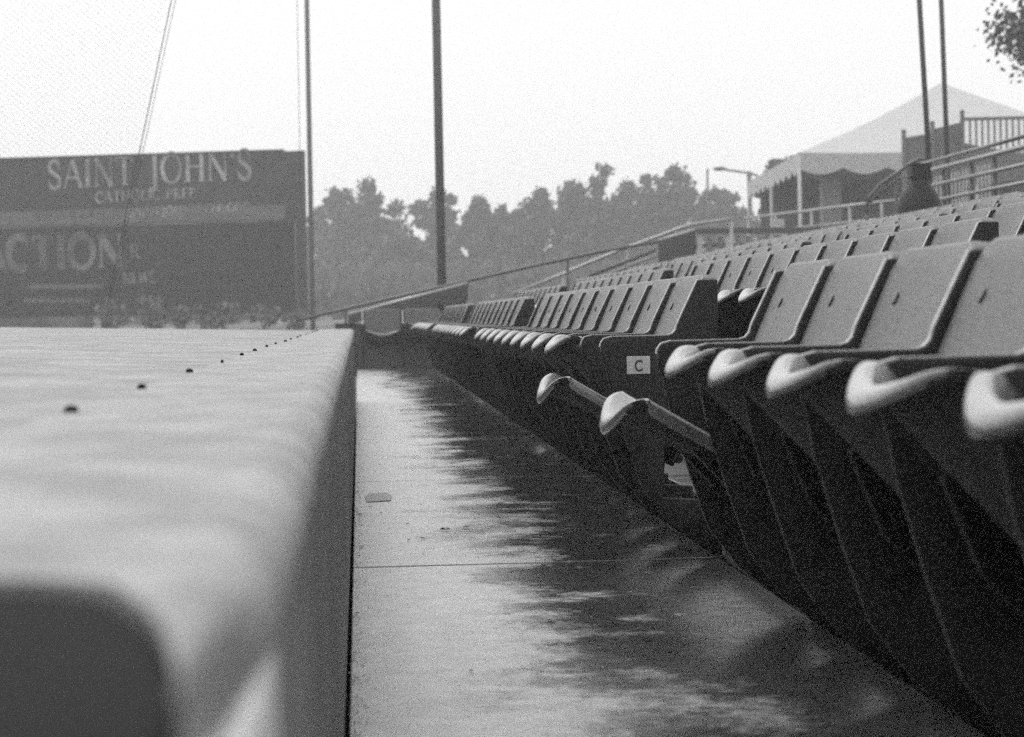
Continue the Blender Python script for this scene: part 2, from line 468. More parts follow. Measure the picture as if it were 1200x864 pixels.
def lug_bm(ang):
    """hinge arms and rib under the pan"""
    bm = bmesh.new(); ca, sa = math.cos(ang), math.sin(ang)
    def T(s, y, t): return (PIV[0]-(s*ca-t*sa), y, PIV[1]+s*sa+t*ca)
    for y in (-0.15, 0.15):
        for (a, b) in (((0.0, -0.05), (0.20, -0.048)),):
            vs = []
            for yy in (y-0.012, y+0.012):
                vs.append([bm.verts.new(T(*q)) for q in ((-0.01, yy, -0.075), (0.10, yy, -0.085), (0.22, yy, -0.05), (0.22, yy, -0.03), (-0.01, yy, -0.02))])
            n = 5
            bm.faces.new(vs[0]); bm.faces.new(vs[1][::-1])
            for i in range(n): bm.faces.new((vs[0][i], vs[1][i], vs[1][(i+1) % n], vs[0][(i+1) % n]))
    tube(bm, [T(0.0, -0.235, -0.05), T(0.0, 0.235, -0.05)], 0.014, 8)
    bmesh.ops.recalc_face_normals(bm, faces=bm.faces)
    return bm
FOLD, DOWN = R(52), R(31)
def make_seat(ang, name='stadium_seat'):
    t = thing(name, (0, 0, 0), 'x', 'seat')
    b = link('backrest', back_bm(), M['back'], t, smooth=True, bevel=0.008, seg=3); bake(b)
    bb = bmesh.new(); lathe(bb, [(0.012, 0), (0.012, 0.0004), (0.009, 0.0014), (0.001, 0.0018)], 14)
    bmesh.ops.rotate(bb, verts=bb.verts, matrix=Matrix.Rotation(R(-90+23.7), 3, 'Y')); bmesh.ops.translate(bb, verts=bb.verts, vec=(0.8755-SX, 0.13, 0.675))
    link('bolt', bb, M['bolt'], b)
    p = link('seat_pan', pan_bm(ang), M['pan'], t, smooth=True)
    so = p.modifiers.new('s', 'SOLIDIFY'); so.thickness = 0.009; so.offset = -1
    su = p.modifiers.new('u', 'SUBSURF'); su.levels = 1; su.render_levels = 1
    bake(p)
    me = p.data; me.materials.append(M['under'])      # dry, matt underside with its shade painted into the darker colour
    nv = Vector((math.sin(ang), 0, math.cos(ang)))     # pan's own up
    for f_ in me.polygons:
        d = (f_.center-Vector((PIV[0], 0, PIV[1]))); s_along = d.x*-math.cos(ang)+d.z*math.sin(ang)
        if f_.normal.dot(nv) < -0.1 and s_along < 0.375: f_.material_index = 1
    link('hinge', lug_bm(ang), M['iron'], p, bevel=0.003)
    f = link('side_frame', frame_bm(0.25), M['iron'], t, bevel=0.005, seg=3, smooth=True); bake(f)
    link('arm_glint', glint_bm(0.25), M['glint'], f)
    return t
folded = make_seat(FOLD)
lowered = make_seat(DOWN)
fold2 = make_seat(R(48))
nf = link('side_frame', frame_bm(0.25, False), M['iron'], None, bevel=0.005, seg=3, smooth=True); bake(nf); fnarrow = nf.data; bpy.data.objects.remove(nf)
fm = [c for c in folded.children if c.name.startswith('side_frame')][0].data
glint_me = bpy.data.objects['arm_glint'].data
ORD = ['first', 'second', 'third', 'fourth', 'fifth', 'sixth', 'seventh', 'eighth', 'ninth', 'tenth', 'eleventh', 'twelfth', 'thirteenth', 'fourteenth', 'fifteenth', 'sixteenth']
ROWN = ['front', 'second', 'third', 'fourth', 'fifth', 'sixth', 'top']
blocks = [(0.2, 4.7, 'nearest block'), (5.8, 10.8, 'second block'), (11.9, 16.9, 'third block'), (18.0, 31.5, 'farthest block')]
used = {}
NS = 0
def place(proto, loc, rz, label, state):
    global NS
    o = used.get(proto.name)
    if o is None: o = proto; used[proto.name] = o
    else: o = copy_tree(proto)
    o.location = loc; o.rotation_euler = (0, 0, rz+srng.uniform(-.008, .008))
    tag(o, label, 'seat', 'rows of tip-up stadium seats'); NS += 1
    return o
protos = {'folded': folded, 'lowered': lowered, 'half': fold2}
srng = random.Random(3)
end_far = None
for n in range(NR):
    X = SX+ROW_D*n
    ymin = 1.75 if n == 0 else F*(X-0.15)/800
    for bi, (a, b, bn) in enumerate(blocks):
        b = min(b, row_end[n]); 
        k = int(round((b-a)/0.5)) if bi else 9
        if k <= 0: continue
        ctrs = [b-0.25-0.5*i for i in range(k)] if bi == 0 else [a+0.25+0.5*i for i in range(k) if a+0.5*(i+1) <= b+0.01]
        for i, y in enumerate(ctrs):
            if y+0.25 < ymin: continue
            st = 'folded'
            if n == 0 and ((bi == 0 and i == 0) or (bi == 1 and i == 0)): st = 'lowered'
            elif n > 0 and srng.random() < 0.06: st = 'lowered'
            elif srng.random() < 0.10 and not (n == 0 and bi == 0): st = 'half'
            first = not used.get(protos[st].name)
            if i < len(ORD):
                what = {'folded': 'folded', 'lowered': 'lowered', 'half': 'part-folded'}[st]
                wh = 'counted from the first aisle' if bi == 0 else 'counted from its near end'
                lab = f'{what} dark seat, {ORD[i]} in {ROWN[n]} row of {bn}, {wh}'
            else:
                lab = f'dark seat {ORD[i-16]} from far end overflow'
            if bi == 3:
                kk = len(ctrs)-1-i
                if i < 5: lab = f'{st if st!="half" else "part-folded"} dark seat, {ORD[i]} in {ROWN[n]} row of farthest block from its near end'
                else: lab = f'tiny {"lowered" if st=="lowered" else "folded"} seat far off in {ROWN[n]} row, {ORD[min(kk,15)]} from the far end'+('' if kk < 16 else ' or beyond')
            o = place(protos[st], (X, y, RISE*n), 0, lab, st)
            for ch in o.children:
                if ch.name.startswith('side_frame'): ch.data = fnarrow if (n == 0 and bi == 1 and i < 3) else fm
            if (bi > 0 and i == 0) or (bi == 0 and i == len(ctrs)-1):
                e = bpy.data.objects.new('side_frame', fnarrow if (n == 0 and bi == 1) else fm); C.objects.link(e); e.parent = o; e.location = (0, -0.5, 0)
                tr_ = bpy.data.objects.new('arm_glint', glint_me); C.objects.link(tr_); tr_.parent = e
                if n == 0 and bi == 1:
                    # row plate on the aisle side of the end frame
                    pl = bpy.data.objects.new('row_plate', None)
                    bm = bmesh.new(); box(bm, .700-SX, .762-SX, -0.2655, -0.2625, .497, .544)
                    pm = link('row_plate', bm, M['plate'], e, bevel=0.003); pm.location = (0, 0.5, 0)
                    bpy.data.objects.remove(pl)
                    cu = bpy.data.curves.new('row_letter', 'FONT'); cu.body = 'C'; cu.size = 0.042; cu.extrude = 0.0006
                    cu.align_x = 'CENTER'; cu.offset = 0.0006
                    fo = bpy.data.objects.new('tmp', cu); C.objects.link(fo)
                    me = bpy.data.meshes.new_from_object(fo.evaluated_get(bpy.context.evaluated_depsgraph_get()))
                    bpy.data.objects.remove(fo)
                    me.materials.clear(); me.materials.append(M['ink'])
                    lo = bpy.data.objects.new('row_letter', me); C.objects.link(lo); lo.parent = pm
                    lo.rotation_euler = (R(90), 0, 0); lo.location = (.731-SX, -0.2665, .505); lo.scale = (0.75, 1, 1)
# seats turned across the far end of the walkway
for i, x in enumerate((0.30, 0.80)):
    place(lowered if i == 0 else fold2, (x, 27.6, 0), R(90), ['lowered seat turned to face along the walkway at its far end, beside the dugout', 'part-folded seat turned to face along the walkway at its far end, beside the stand'][i], '')

t = thing('end_wall', (0.5, 28.3, 0), 'low dark board wall closing the far end of the walkway', 'wall')
bm = bmesh.new(); box(bm, -0.3, 1.6, 28.22, 28.3, -0.1, 0.56); local(link('wall_board', bm, M['steel'], bevel=0.01), t)
bm = bmesh.new(); box(bm, -0.3, 1.6, 28.2, 28.32, 0.561, 0.59); local(link('wall_cap', bm, M['steel'], bevel=0.01), t)
# ------------------------------------------------------------------ rails, boards and boxes at the far end
def rail(name, pts, r, m, label, cat, posts=(), group=None, lower=(), extra=None):
    base = Vector(pts[0]); 
    t = thing(name, (base.x, base.y, base.z-1.0), label, cat, group)
    bm = bmesh.new(); tube(bm, pts, r, 8); local(link('top_rail', bm, m, smooth=True), t)
    for lp, lr, lm in lower:
        bm = bmesh.new(); tube(bm, lp, lr, 8); local(link('lower_rail', bm, lm, smooth=True), t)
    for p, z0 in posts:
        p = Vector(p); bm = bmesh.new(); tube(bm, [(p.x, p.y, z0), (p.x, p.y, p.z-r*0.5)], r*1.05, 8); local(link('post', bm, m, smooth=True), t)
    return t
P = lambda x, y, Y: at(x, y, Y)
rail('handrail', [P(352, 375, 28.4), P(405, 362, 28.4), P(512, 337.5, 28.4), P(620, 313, 28.4), P(700, 296, 28.4), P(772, 283, 28.4)], 0.02, M['steel'],
     'long thin dark handrail climbing from the dugout end up past the far seats', 'handrail',
     posts=[(P(405, 362, 28.4), -0.9), (P(665, 303.5, 28.4), 0.0), (P(520, 336, 28.4), -0.3)])
rail('handrail', [P(600, 345, 33), P(660, 321, 33), P(690, 308, 33), P(735, 290, 33), P(772, 277, 33), P(795, 268, 33), P(812, 263, 33), P(857, 256.5, 33)], 0.024, M['galv'],
     'pale wet handrail bending over the dark windscreen beyond the stand', 'handrail',
     posts=[(P(660, 321, 33), -0.5), (P(735, 290, 33), 0.2), (P(857, 256.5, 33), 0.5)],
     lower=[([P(690, 330, 33), P(770, 299, 33)], 0.03, M['galv']), ([P(690, 324, 33), P(768, 293, 33)], 0.03, M['steel'])])
def slab_board(name, p0, p1, hpx0, hpx1, Y, m, label, cat, capm=None, thick=0.06):
    a, b = P(p0[0], p0[1], Y), P(p1[0], p1[1], Y); a2, b2 = P(p0[0], p0[1]+hpx0, Y), P(p1[0], p1[1]+hpx1, Y)
    t = thing(name, (a.x, Y, a2.z), label, cat)
    bm = bmesh.new(); prism_y(bm, [(a.x, a.z), (b.x, b.z), (b.x, b2.z), (a.x, a2.z)], Y-thick/2, Y+thick/2)
    local(link('panel', bm, m, bevel=0.004), t)
    if capm:
        bm = bmesh.new(); tube(bm, [a+Vector((0, 0, .02)), b+Vector((0, 0, .02))], 0.025, 8); local(link('cap_rail', bm, capm, smooth=True), t)
    return t
slab_board('parapet', (408, 371), (548, 334), 9, 18, 28.0, M['steel'], 'upper dark sloping parapet board beyond the walkway end', 'parapet', M['galv'])
slab_board('parapet', (424, 381), (520, 353), 8, 12, 27.9+0.25, M['steel'], 'lower dark sloping parapet board just behind the turned seats', 'parapet', M['galv'])
slab_board('windscreen', (771, 284), (815, 271), 46, 50, 32.0, M['steel'], 'square dark windscreen panel topped by a pale rail', 'windscreen', M['galv'])
# utility box at the pole foot
ub = P(529, 338, 29.5); bx = thing('utility_box', (ub.x, 29.5, terr(0, 29)), 'dark utility cabinet at the foot of the thick net pole', 'cabinet')
bm = bmesh.new(); box(bm, P(514, 350, 29.5).x, P(546, 350, 29.5).x, 29.4, 29.7, -1.0, P(530, 335, 29.5).z); local(link('cabinet_body', bm, M['steel'], bevel=0.01), bx)
bm = bmesh.new(); box(bm, P(513, 350, 29.5).x, P(547, 350, 29.5).x, 29.38, 29.72, P(530, 335, 29.5).z+0.001, P(530, 335, 29.5).z+0.02); local(link('cabinet_lid', bm, M['steel']), bx)

# picket fence with a heavy dark top beam
a, b = P(815, 268, 35), P(968, 266, 35)
pf = thing('picket_fence', (a.x, 35, 0.9), 'picket fence under a heavy dark beam behind the upper seats', 'fence')
bm = bmesh.new(); prism_y(bm, [(a.x, a.z), (b.x, b.z), (b.x, b.z-0.09), (a.x, a.z-0.09)], 34.94, 35.06); local(link('top_beam', bm, M['steel'], bevel=0.005), pf)
x = a.x+0.03; i = 0
while x < b.x-0.05:
    bm = bmesh.new(); w = 0.075; box(bm, x, x+w, 34.98, 35.0, 0.9, a.z-0.13-0.0*i); local(link('picket', bm, M['wood'] if i % 3 else M['tent']), pf)
    x += 0.15+0.03*math.sin(i*2.3); i += 1
bm = bmesh.new(); box(bm, a.x, b.x, 35.001, 35.03, a.z-0.3, a.z-0.24); local(link('lower_beam', bm, M['steel']), pf)

# concourse railing parallel to the rows, right
RX = 6.4
def hz(k): return CAMZ+k*RX
y0, y1 = 18.5, 25.4
t = thing('guard_railing', (RX, y1, 1.0), 'long three bar guard railing along the top of the stand', 'railing')
for k, r, m, nm in ((0.252, 0.022, M['steel'], 'top_rail'), (0.2365, 0.030, M['galv'], 'handrail'), (0.210, 0.022, M['galv'], 'middle_rail'), (0.183, 0.022, M['galv'], 'lower_rail')):
    bm = bmesh.new(); tube(bm, [(RX, y0, hz(k)), (RX, y1, hz(k))], r, 8); local(link(nm, bm, m, smooth=True), t)
for y in (25.35, 24.0, 22.9, 22.05, 21, 20, 19):
    bm = bmesh.new(); tube(bm, [(RX+0.05, y, 0.95), (RX+0.05, y, hz(.24))], 0.03, 8); local(link('post', bm, M['steel'], smooth=True), t)
bm = bmesh.new(); box(bm, RX+0.4, RX+0.45, y0, 24.0, 1.0, hz(.155)); local(link('kick_board', bm, M['plate']), t)
# curved handrail left of it
Y = 27.0
rail('handrail', [P(1016, 258, Y), P(1016, 238, Y), P(1019, 230, Y), P(1032, 216, Y), P(1050, 204, Y), P(1068, 191, Y), P(1078, 186.5, Y), P(1086, 187, Y), P(1090, 193, Y)], 0.022, M['steel'],
     'dark curved handrail arching up behind the bell-shaped bin', 'handrail', posts=[(P(1050, 204, Y), 0.9), (P(1016, 250, Y), 0.9)],
     lower=[([P(1019, 238, Y), P(1050, 211, Y), P(1092, 196, Y)], 0.014, M['steel'])])
# far concourse railing turned inwards
A, B = P(872, 256, 47), P(1064, 233, 40)
def on(tt, dz=0): v = A.lerp(B, tt); return Vector((v.x, v.y, v.z+dz))
rail('guard_railing', [A, B], 0.028, M['galv'], 'far pale guard railing in front of the tent', 'railing',
     posts=[(on(0.03), .9), (on(.22), .9), (on(.45), .9), (on(.68), .9), (on(.86), .9)], lower=[([on(.2, -0.32), on(1, -0.32)], 0.022, M['galv'])])
bm = bmesh.new(); v = on(.3); 
# notice board on legs by the far railing
nb = thing('notice_board', (P(925, 270, 44).x, 44, 1.0), 'pale blank panel mounted low on the far railing', 'panel')
bm = bmesh.new(); box(bm, P(904, 262, 44).x, P(919, 262, 44).x, 43.98, 44.0, P(904, 270, 44).z, P(904, 257, 44).z); local(link('panel_face', bm, M['plate']), nb)
bm = bmesh.new(); box(bm, P(910, 262, 44).x, P(912, 262, 44).x, 44.002, 44.03, 0.98, P(904, 260, 44).z); local(link('leg', bm, M['steel']), nb)

# bell shaped bin
bp = P(1077.5, 250, 23.5)
tb = thing('trash_can', (bp.x, 23.5, RISE*NR+0.02), 'black bell-shaped trash can with narrow square neck and round emblem', 'trash can')
zt = P(1077, 213, 23.5).z; zb = RISE*NR+0.02; zw = P(1077, 250, 23.5).z
bm = bmesh.new()
lathe(bm, [(0.17, zb), (0.20, zb+0.05), (0.24, (zb+zw)/2), (0.245, zw), (0.236, zw+0.09), (0.208, zw+0.18), (0.155, zw+0.255), (0.112, zt-0.01), (0.098, zt+0.02), (0.098, zt+0.04)], 28, (bp.x, 23.5, 0))
local(link('bin_body', bm, M['bin'], smooth=True), tb)
bm = bmesh.new(); w = 0.108; zc = P(1077, 194, 23.5).z
box(bm, bp.x-w, bp.x+w, 23.5-w, 23.5+w, zt+0.03, zc); local(link('neck', bm, M['bin'], bevel=0.02, seg=3), tb)
bm = bmesh.new(); box(bm, bp.x-w-.012, bp.x+w+.012, 23.5-w-.012, 23.5+w+.012, zc+0.001, zc+0.02); local(link('neck_cap', bm, M['bin'], bevel=0.008), tb)
bm = bmesh.new()
bmesh.ops.create_circle(bm, cap_ends=True, radius=0.042, segments=24)
bmesh.ops.create_circle(bm, cap_ends=False, radius=0.03, segments=24)
bmesh.ops.rotate(bm, verts=bm.verts, matrix=Matrix.Rotation(R(90+14), 3, 'X')); bmesh.ops.translate(bm, verts=bm.verts, vec=(bp.x-0.005, 23.5-0.204, P(1077, 237, 23.5).z))
local(link('emblem', bm, M['plate']), tb)

# ------------------------------------------------------------------ poles, net, street lamp
def pole(name, px0, py0, px1, py1, Y, d, label, cat, z0, m=None, group=None, top=None, cable=None):
    a = P(px0, py0, Y); b = P(px1, py1, Y); dirv = (a-b)/(a.z-b.z)
    base = b+dirv*(z0-b.z); tp = a+dirv*((top or 9.0)-a.z)
    t = thing(name, base, label, cat, group)
    bm = bmesh.new(); tube(bm, [base, tp], [d/2*1.08, d/2*0.94], 14); local(link('shaft', bm, m or M['pole'], smooth=True), t)
    bm = bmesh.new(); tube(bm, [base, base+Vector((0, 0, .04))], d*1.3, 14); local(link('base_flange', bm, m or M['pole'], smooth=True), t)
    if cable:
        for ox in cable:
            bm = bmesh.new(); tube(bm, [base+Vector((ox, 0, 1.0)), tp+Vector((ox, 0, -0.2))], 0.007, 6); local(link('halyard', bm, M['net']), t)
    return t
pole('net_pole', 512, 53, 518, 345, 29.9, 0.118, 'thick dark net pole rising behind the front row seats', 'pole', -1.0)
pole('net_pole', 360.5, 53, 366.5, 370, 44, 0.10, 'thin grey net pole at the right edge of the billboard', 'pole', -0.6, m=mat('grey_pole_paint', 0.13, 0.5, 30, 0.2, 0.05), cable=(-0.19,))
pole('flag_pole', 1080.5, 53, 1089, 195, 26.5, 0.062, 'left one of two slender dark poles before the tent', 'pole', 1.0)
pole('flag_pole', 1105, 53, 1110.5, 195, 28.5, 0.062, 'right one of two slender dark poles before the tent', 'pole', 1.0)

# street lamp far off
Y = 85
t = thing('street_lamp', P(879, 290, Y), 'distant street lamp with a long arm reaching left', 'street lamp')
bm = bmesh.new(); tube(bm, [(P(879, 250, Y).x, Y, 0.5), P(878, 201, Y)], 0.09, 8); local(link('post', bm, M['pole'], smooth=True), t)
bm = bmesh.new(); tube(bm, [P(888, 206, Y), P(878, 203, Y), P(850, 199, Y)], 0.045, 8); local(link('arm', bm, M['pole'], smooth=True), t)
a = P(843, 198, Y); bm = bmesh.new(); lathe(bm, [(0.02, 0), (0.07, 0.08), (0.09, 0.3), (0.06, 0.48), (0.02, 0.5)], 10)
bmesh.ops.rotate(bm, verts=bm.verts, matrix=Matrix.Rotation(R(90), 3, 'Y')); bmesh.ops.translate(bm, verts=bm.verts, vec=(a.x-0.25, Y, a.z)); local(link('lamp_head', bm, M['pole'], smooth=True), t)
pole('utility_pole', 829, 200, 829.5, 250, 90, 0.10, 'short bare pole standing among the trees left of the street lamp', 'pole', 0.5, top=P(829, 198, 90).z)

# backstop net and its edge cables
Y = 27.0
net = thing('backstop_net', (P(100, 200, Y).x, Y, -1.0), 'faint diagonal mesh of the backstop net above the billboard', 'net')
bm = bmesh.new()
x0, x1 = P(-60, 0, Y).x, P(196, 0, Y).x
ztop, zbot = P(0, -60, Y).z, 0.35
def cabx(z):   # right edge follows the slanting cable
    ca, cb = P(190, 53, Y), P(163, 181, Y); return ca.x+(cb.x-ca.x)*(z-ca.z)/(cb.z-ca.z)
def thread(xa, za, xb, zb, w):
    n = 5; pts = []
    for i in range(n+1):
        t = i/n; x = xa+(xb-xa)*t; z = za+(zb-za)*t
        pts.append((x, Y+0.25*math.sin((x-x0)*1.3)+0.1*math.sin(z*2.1), z))
    tube(bm, pts, w, 3, caps=False)
st = 0.062
k = -90
for sgn in (1, -1):
    for k in range(-120, 120):
        c = k*st*1.414
        zs = [zbot, ztop]; seg = []
        z = zbot; pts = []
        while z <= ztop:
            x = (x0+1.3)+sgn*(z-1.5)*1.15+c
            if x0 <= x <= cabx(z): pts.append((x, z))
            z += 0.05
        if len(pts) > 3: thread(pts[0][0], pts[0][1], pts[-1][0], pts[-1][1], 0.0011 if sgn < 0 else 0.0006)
local(link('mesh', bm, M['net']), net)
for off, r in ((0, 0.007), (0.05, 0.0045)):
    bm = bmesh.new(); za, zb = ztop, 0.9
    tube(bm, [(cabx(za)+off, Y-0.02, za), (cabx((za+zb)/2)+off*0.9, Y-0.02, (za+zb)/2), (cabx(zb)+off*0.6, Y-0.02, zb)], r, 6)
    local(link('edge_cable', bm, M['net'], smooth=True), net)

# ------------------------------------------------------------------ billboard
YL, YR = 57.0, 55.4
def bpnt(x, y):      # a point on the board's plane
    t = (x-30)/(358-30); return at(x, y, YL+(YR-YL)*t)
bw = bpnt(358, 180); bl = bpnt(-45, 190)
axis = Vector((bw.x-bl.x, bw.y-bl.y, 0)).normalized(); nrm = Vector((axis.y, -axis.x, 0))
bb = thing('billboard', (bl.x, bl.y, -0.2), 'dark billboard with faded serif school lettering beyond the dugout roof', 'billboard')
zt = bpnt(358, 177).z; zbm = bpnt(358, 366).z
def board_mesh(x0, x1, z0, z1, d0, d1, name, m):
    """box on the board: x along the board from bl, d toward the camera"""
    bm = bmesh.new(); box(bm, x0, x1, -d1, -d0, z0, z1)
    rot = Matrix.Rotation(math.atan2(axis.y, axis.x), 4, 'Z')
    bmesh.ops.transform(bm, matrix=Matrix.Translation((bl.x, bl.y, 0)) @ rot, verts=bm.verts)
    return local(link(name, bm, m), bb)
def bx_(x, y=200):   # pixel -> along-board metres and height
    v = at(x, y, 56); 
    r = M3 @ Vector(((x-600)/F, (432-y)/F, -1.0))
    # intersect with the board plane
    o = Vector((0, 0, CAMZ)); q = (Vector((bl.x, bl.y, 0))-o).dot(nrm)/r.dot(nrm); p = o+r*q
    return (p-Vector((bl.x, bl.y, 0))).dot(axis), p.z
WL = bx_(358)[0]
board_mesh(0, WL, zbm, zt, 0, 0.12, 'sign_face', M['board'])
board_mesh(0, bx_(334)[0], zt+0.001, zt+0.05, -0.02, 0.16, 'top_trim', M['steel'])
b0 = bx_(335, 240); b1 = bx_(335, 257)
board_mesh(0.0, b0[0], b1[1], b0[1], 0.121, 0.126, 'pale_band', M['boardband'])
board_mesh(0.0, WL, b1[1]-0.06, b1[1]-0.03, 0.121, 0.135, 'seam_strip', M['letter_dim'])
board_mesh(bx_(345)[0], bx_(347)[0], zbm, b1[1]-0.07, 0.121, 0.128, 'seam_strip', M['boardband'])
board_mesh(0.0, bx_(105)[0], zbm-0.32, zbm-0.001, 0.0, 0.125, 'base_board', M['letter_dim'])
for px in (20, 120, 230, 340):
    board_mesh(bx_(px)[0], bx_(px)[0]+0.15, -0.9, zbm-0.002, -0.15, -0.02, 'post', M['pole'])
board_mesh(0.0, bx_(344)[0], zbm+0.02, b1[1]-0.08, 0.1205, 0.1235, 'lower_panel', M['board_dark'])
# serif letters as strokes
def arc(cx, cy, rx, ry, a0, a1, n=12): return [(cx+rx*math.cos(R(a0+(a1-a0)*i/n)), cy+ry*math.sin(R(a0+(a1-a0)*i/n))) for i in range(n+1)]
TH, TN = 0.13, 0.05
def serif(x, y, w=0.13): return ([(x-w, y), (x+w, y)], 0.035)
GL = {
 'A': (0.82, [([(0.06, 0), (0.40, 1)], TN), ([(0.40, 1), (0.76, 0)], TH), ([(0.18, .35), (0.62, .35)], TN), serif(.06, .02, .09), serif(.76, .02, .11)]),
 'I': (0.36, [([(0.18, 0), (0.18, 1)], TH), serif(.18, .02), serif(.18, .98)]),
 'N': (0.90, [([(0.14, 0), (0.14, 1)], TN), ([(0.12, 1), (0.76, 0)], TH), ([(0.76, 0), (0.76, 1)], TN), serif(.14, .02, .1), serif(.1, .98, .08), serif(.76, .98, .1)]),
 'T': (0.74, [([(0.37, 0), (0.37, 1)], TH), ([(0.03, .97), (0.71, .97)], TN), ([(0.04, .98), (0.03, .8)], .035), ([(0.70, .98), (0.71, .8)], .035), serif(.37, .02)]),
 'J': (0.46, [([(0.28, 1), (0.28, 0.0)]+arc(0.10, -0.05, .18, .18, 0, -120, 8), TH), serif(.28, .98)]),
 'O': (0.90, [(arc(.45, .5, .38, .5, 60, 240), TH), (arc(.45, .5, .38, .5, 240, 420), TH*.7)]),
 'H': (0.90, [([(0.16, 0), (0.16, 1)], TH), ([(0.74, 0), (0.74, 1)], TH), ([(0.16, .52), (0.74, .52)], TN), serif(.16, .02), serif(.16, .98), serif(.74, .02), serif(.74, .98)]),
 'S': (0.62, [(arc(.31, .75, .21, .25, 20, 200, 10)+[(.20, .60), (.42, .42)]+arc(.31, .25, .23, .25, 35, -160, 12), TH*.85), ([(.51, .86), (.53, .68)], .04), ([(.07, .32), (.08, .1)], .04)]),
 "'": (0.22, [([(0.11, 1.0), (0.09, .74)], .09)]),
 'C': (0.80, [(arc(.45, .5, .38, .5, 50, 310, 16), TH), ([(.70, .9), (.72, .7)], .04)]),
 'L': (0.64, [([(0.16, 0), (0.16, 1)], TH), ([(0.1, .03), (0.58, .03)], TN), ([(.58, .02), (.6, .2)], .04), serif(.16, .98)]),
 'P': (0.66, [([(0.16, 0), (0.16, 1)], TH), ([(.16, .97), (.3, .97)]+arc(.34, .73, .2, .24, 80, -80, 8)+[(.16, .49)], TN*1.4), serif(.16, .02), serif(.12, .98, .08)]),
 'R': (0.76, [([(0.16, 0), (0.16, 1)], TH), ([(.16, .97), (.3, .97)]+arc(.34, .74, .19, .23, 80, -80, 8)+[(.16, .51)], TN*1.4), ([(.34, .5), (.70, 0)], TH*.8), serif(.16, .02)]),
 'E': (0.64, [([(0.16, 0), (0.16, 1)], TH), ([(.1, .97), (.56, .97)], TN), ([(.16, .52), (.46, .52)], TN), ([(.1, .03), (.58, .03)], TN)]),
 'W': (1.05, [([(0.04, 1), (0.30, 0)], TH), ([(.30, 0), (.52, 1)], TN), ([(.52, 1), (.76, 0)], TH), ([(.76, 0), (1.0, 1)], TN)]),
 'Y': (0.76, [([(0.04, 1), (0.38, .45)], TH), ([(.38, .45), (.72, 1)], TN), ([(.38, 0), (.38, .45)], TH)]),
 'D': (0.84, [([(0.16, 0), (0.16, 1)], TH), ([(.16, .97), (.3, .97)]+arc(.36, .5, .36, .47, 80, -80, 10)+[(.16, .03)], TH*.7)]),
 'G': (0.84, [(arc(.45, .5, .38, .5, 50, 350, 16), TH), ([(.78, .45), (.78, .1)], TH*.8)]),
 'F': (0.60, [([(0.16, 0), (0.16, 1)], TH), ([(.1, .97), (.56, .97)], TN), ([(.16, .52), (.46, .52)], TN)]),
 'B': (0.70, [([(0.16, 0), (0.16, 1)], TH), (arc(.3, .76, .22, .22, 90, -90, 8), TN*1.4), (arc(.3, .27, .27, .26, 90, -90, 8), TN*1.6)]),
 '.': (0.25, [([(0.12, 0), (0.12, .12)], .12)]), '-': (0.4, [([(.08, .4), (.32, .4)], .1)]),
 '6': (0.6, [(arc(.3, .3, .22, .3, 0, 360, 14), .09), (arc(.42, .45, .34, .55, 180, 100, 6), .09)]),
 '1': (0.4, [([(0.2, 0), (0.2, 1)], TH)]), '2': (0.6, [(arc(.3, .72, .2, .28, 170, -30, 8)+[(.1, .03), (.55, .03)], .09)]),
}
def word(txt, px0, px1, pybase0, pybase1, hpx, name, m, weight=1.0, worn=0.0, depth=0.012, seed=1):
    """lettering spread from px0 to px1 along a (slightly sloping) baseline; all sizes from where it stands on the board"""
    a = bx_(px0, pybase0); b = bx_(px1, pybase1)
    h = bx_(px0, pybase0-hpx)[1]-a[1]
    tot = sum(GL[c][0]+0.06 if c != ' ' else 0.45 for c in txt)
    sx = (b[0]-a[0])/tot; x = 0
    rg = random.Random(seed)
    rot = Matrix.Rotation(math.atan2(axis.y, axis.x), 4, 'Z')
    for c in txt:
        if c == ' ': x += 0.45; continue
        w, strokes = GL[c]; bm = bmesh.new()
        for pts, wd in strokes:
            n = len(pts); L_, R_ = [], []
            for i, (u, v) in enumerate(pts):
                if i == 0: du, dv2 = pts[1][0]-u, pts[1][1]-v
                elif i == n-1: du, dv2 = u-pts[i-1][0], v-pts[i-1][1]
                else: du, dv2 = pts[i+1][0]-pts[i-1][0], pts[i+1][1]-pts[i-1][1]
                l = math.hypot(du, dv2) or 1; nx_, ny_ = -dv2/l, du/l; hw = wd*weight/2
                for s, lst in ((1, L_), (-1, R_)):
                    lx = (x+u+nx_*hw*s)*sx; tt = (x+u)/tot
                    lst.append((a[0]+lx, (a[1]+(b[1]-a[1])*tt)+(v+ny_*hw*s)*h))
            dd = -0.127-depth-0.0012*rg.random()
            L_ = [bm.verts.new((q[0], dd, q[1])) for q in L_]; R_ = [bm.verts.new((q[0], dd, q[1])) for q in R_]
            for i in range(n-1): bm.faces.new((L_[i], L_[i+1], R_[i+1], R_[i]))
        bmesh.ops.transform(bm, matrix=Matrix.Translation((bl.x, bl.y, 0)) @ rot, verts=bm.verts)
        bmesh.ops.recalc_face_normals(bm, faces=bm.faces)
        local(link(name, bm, m), bb)
        x += w+0.06

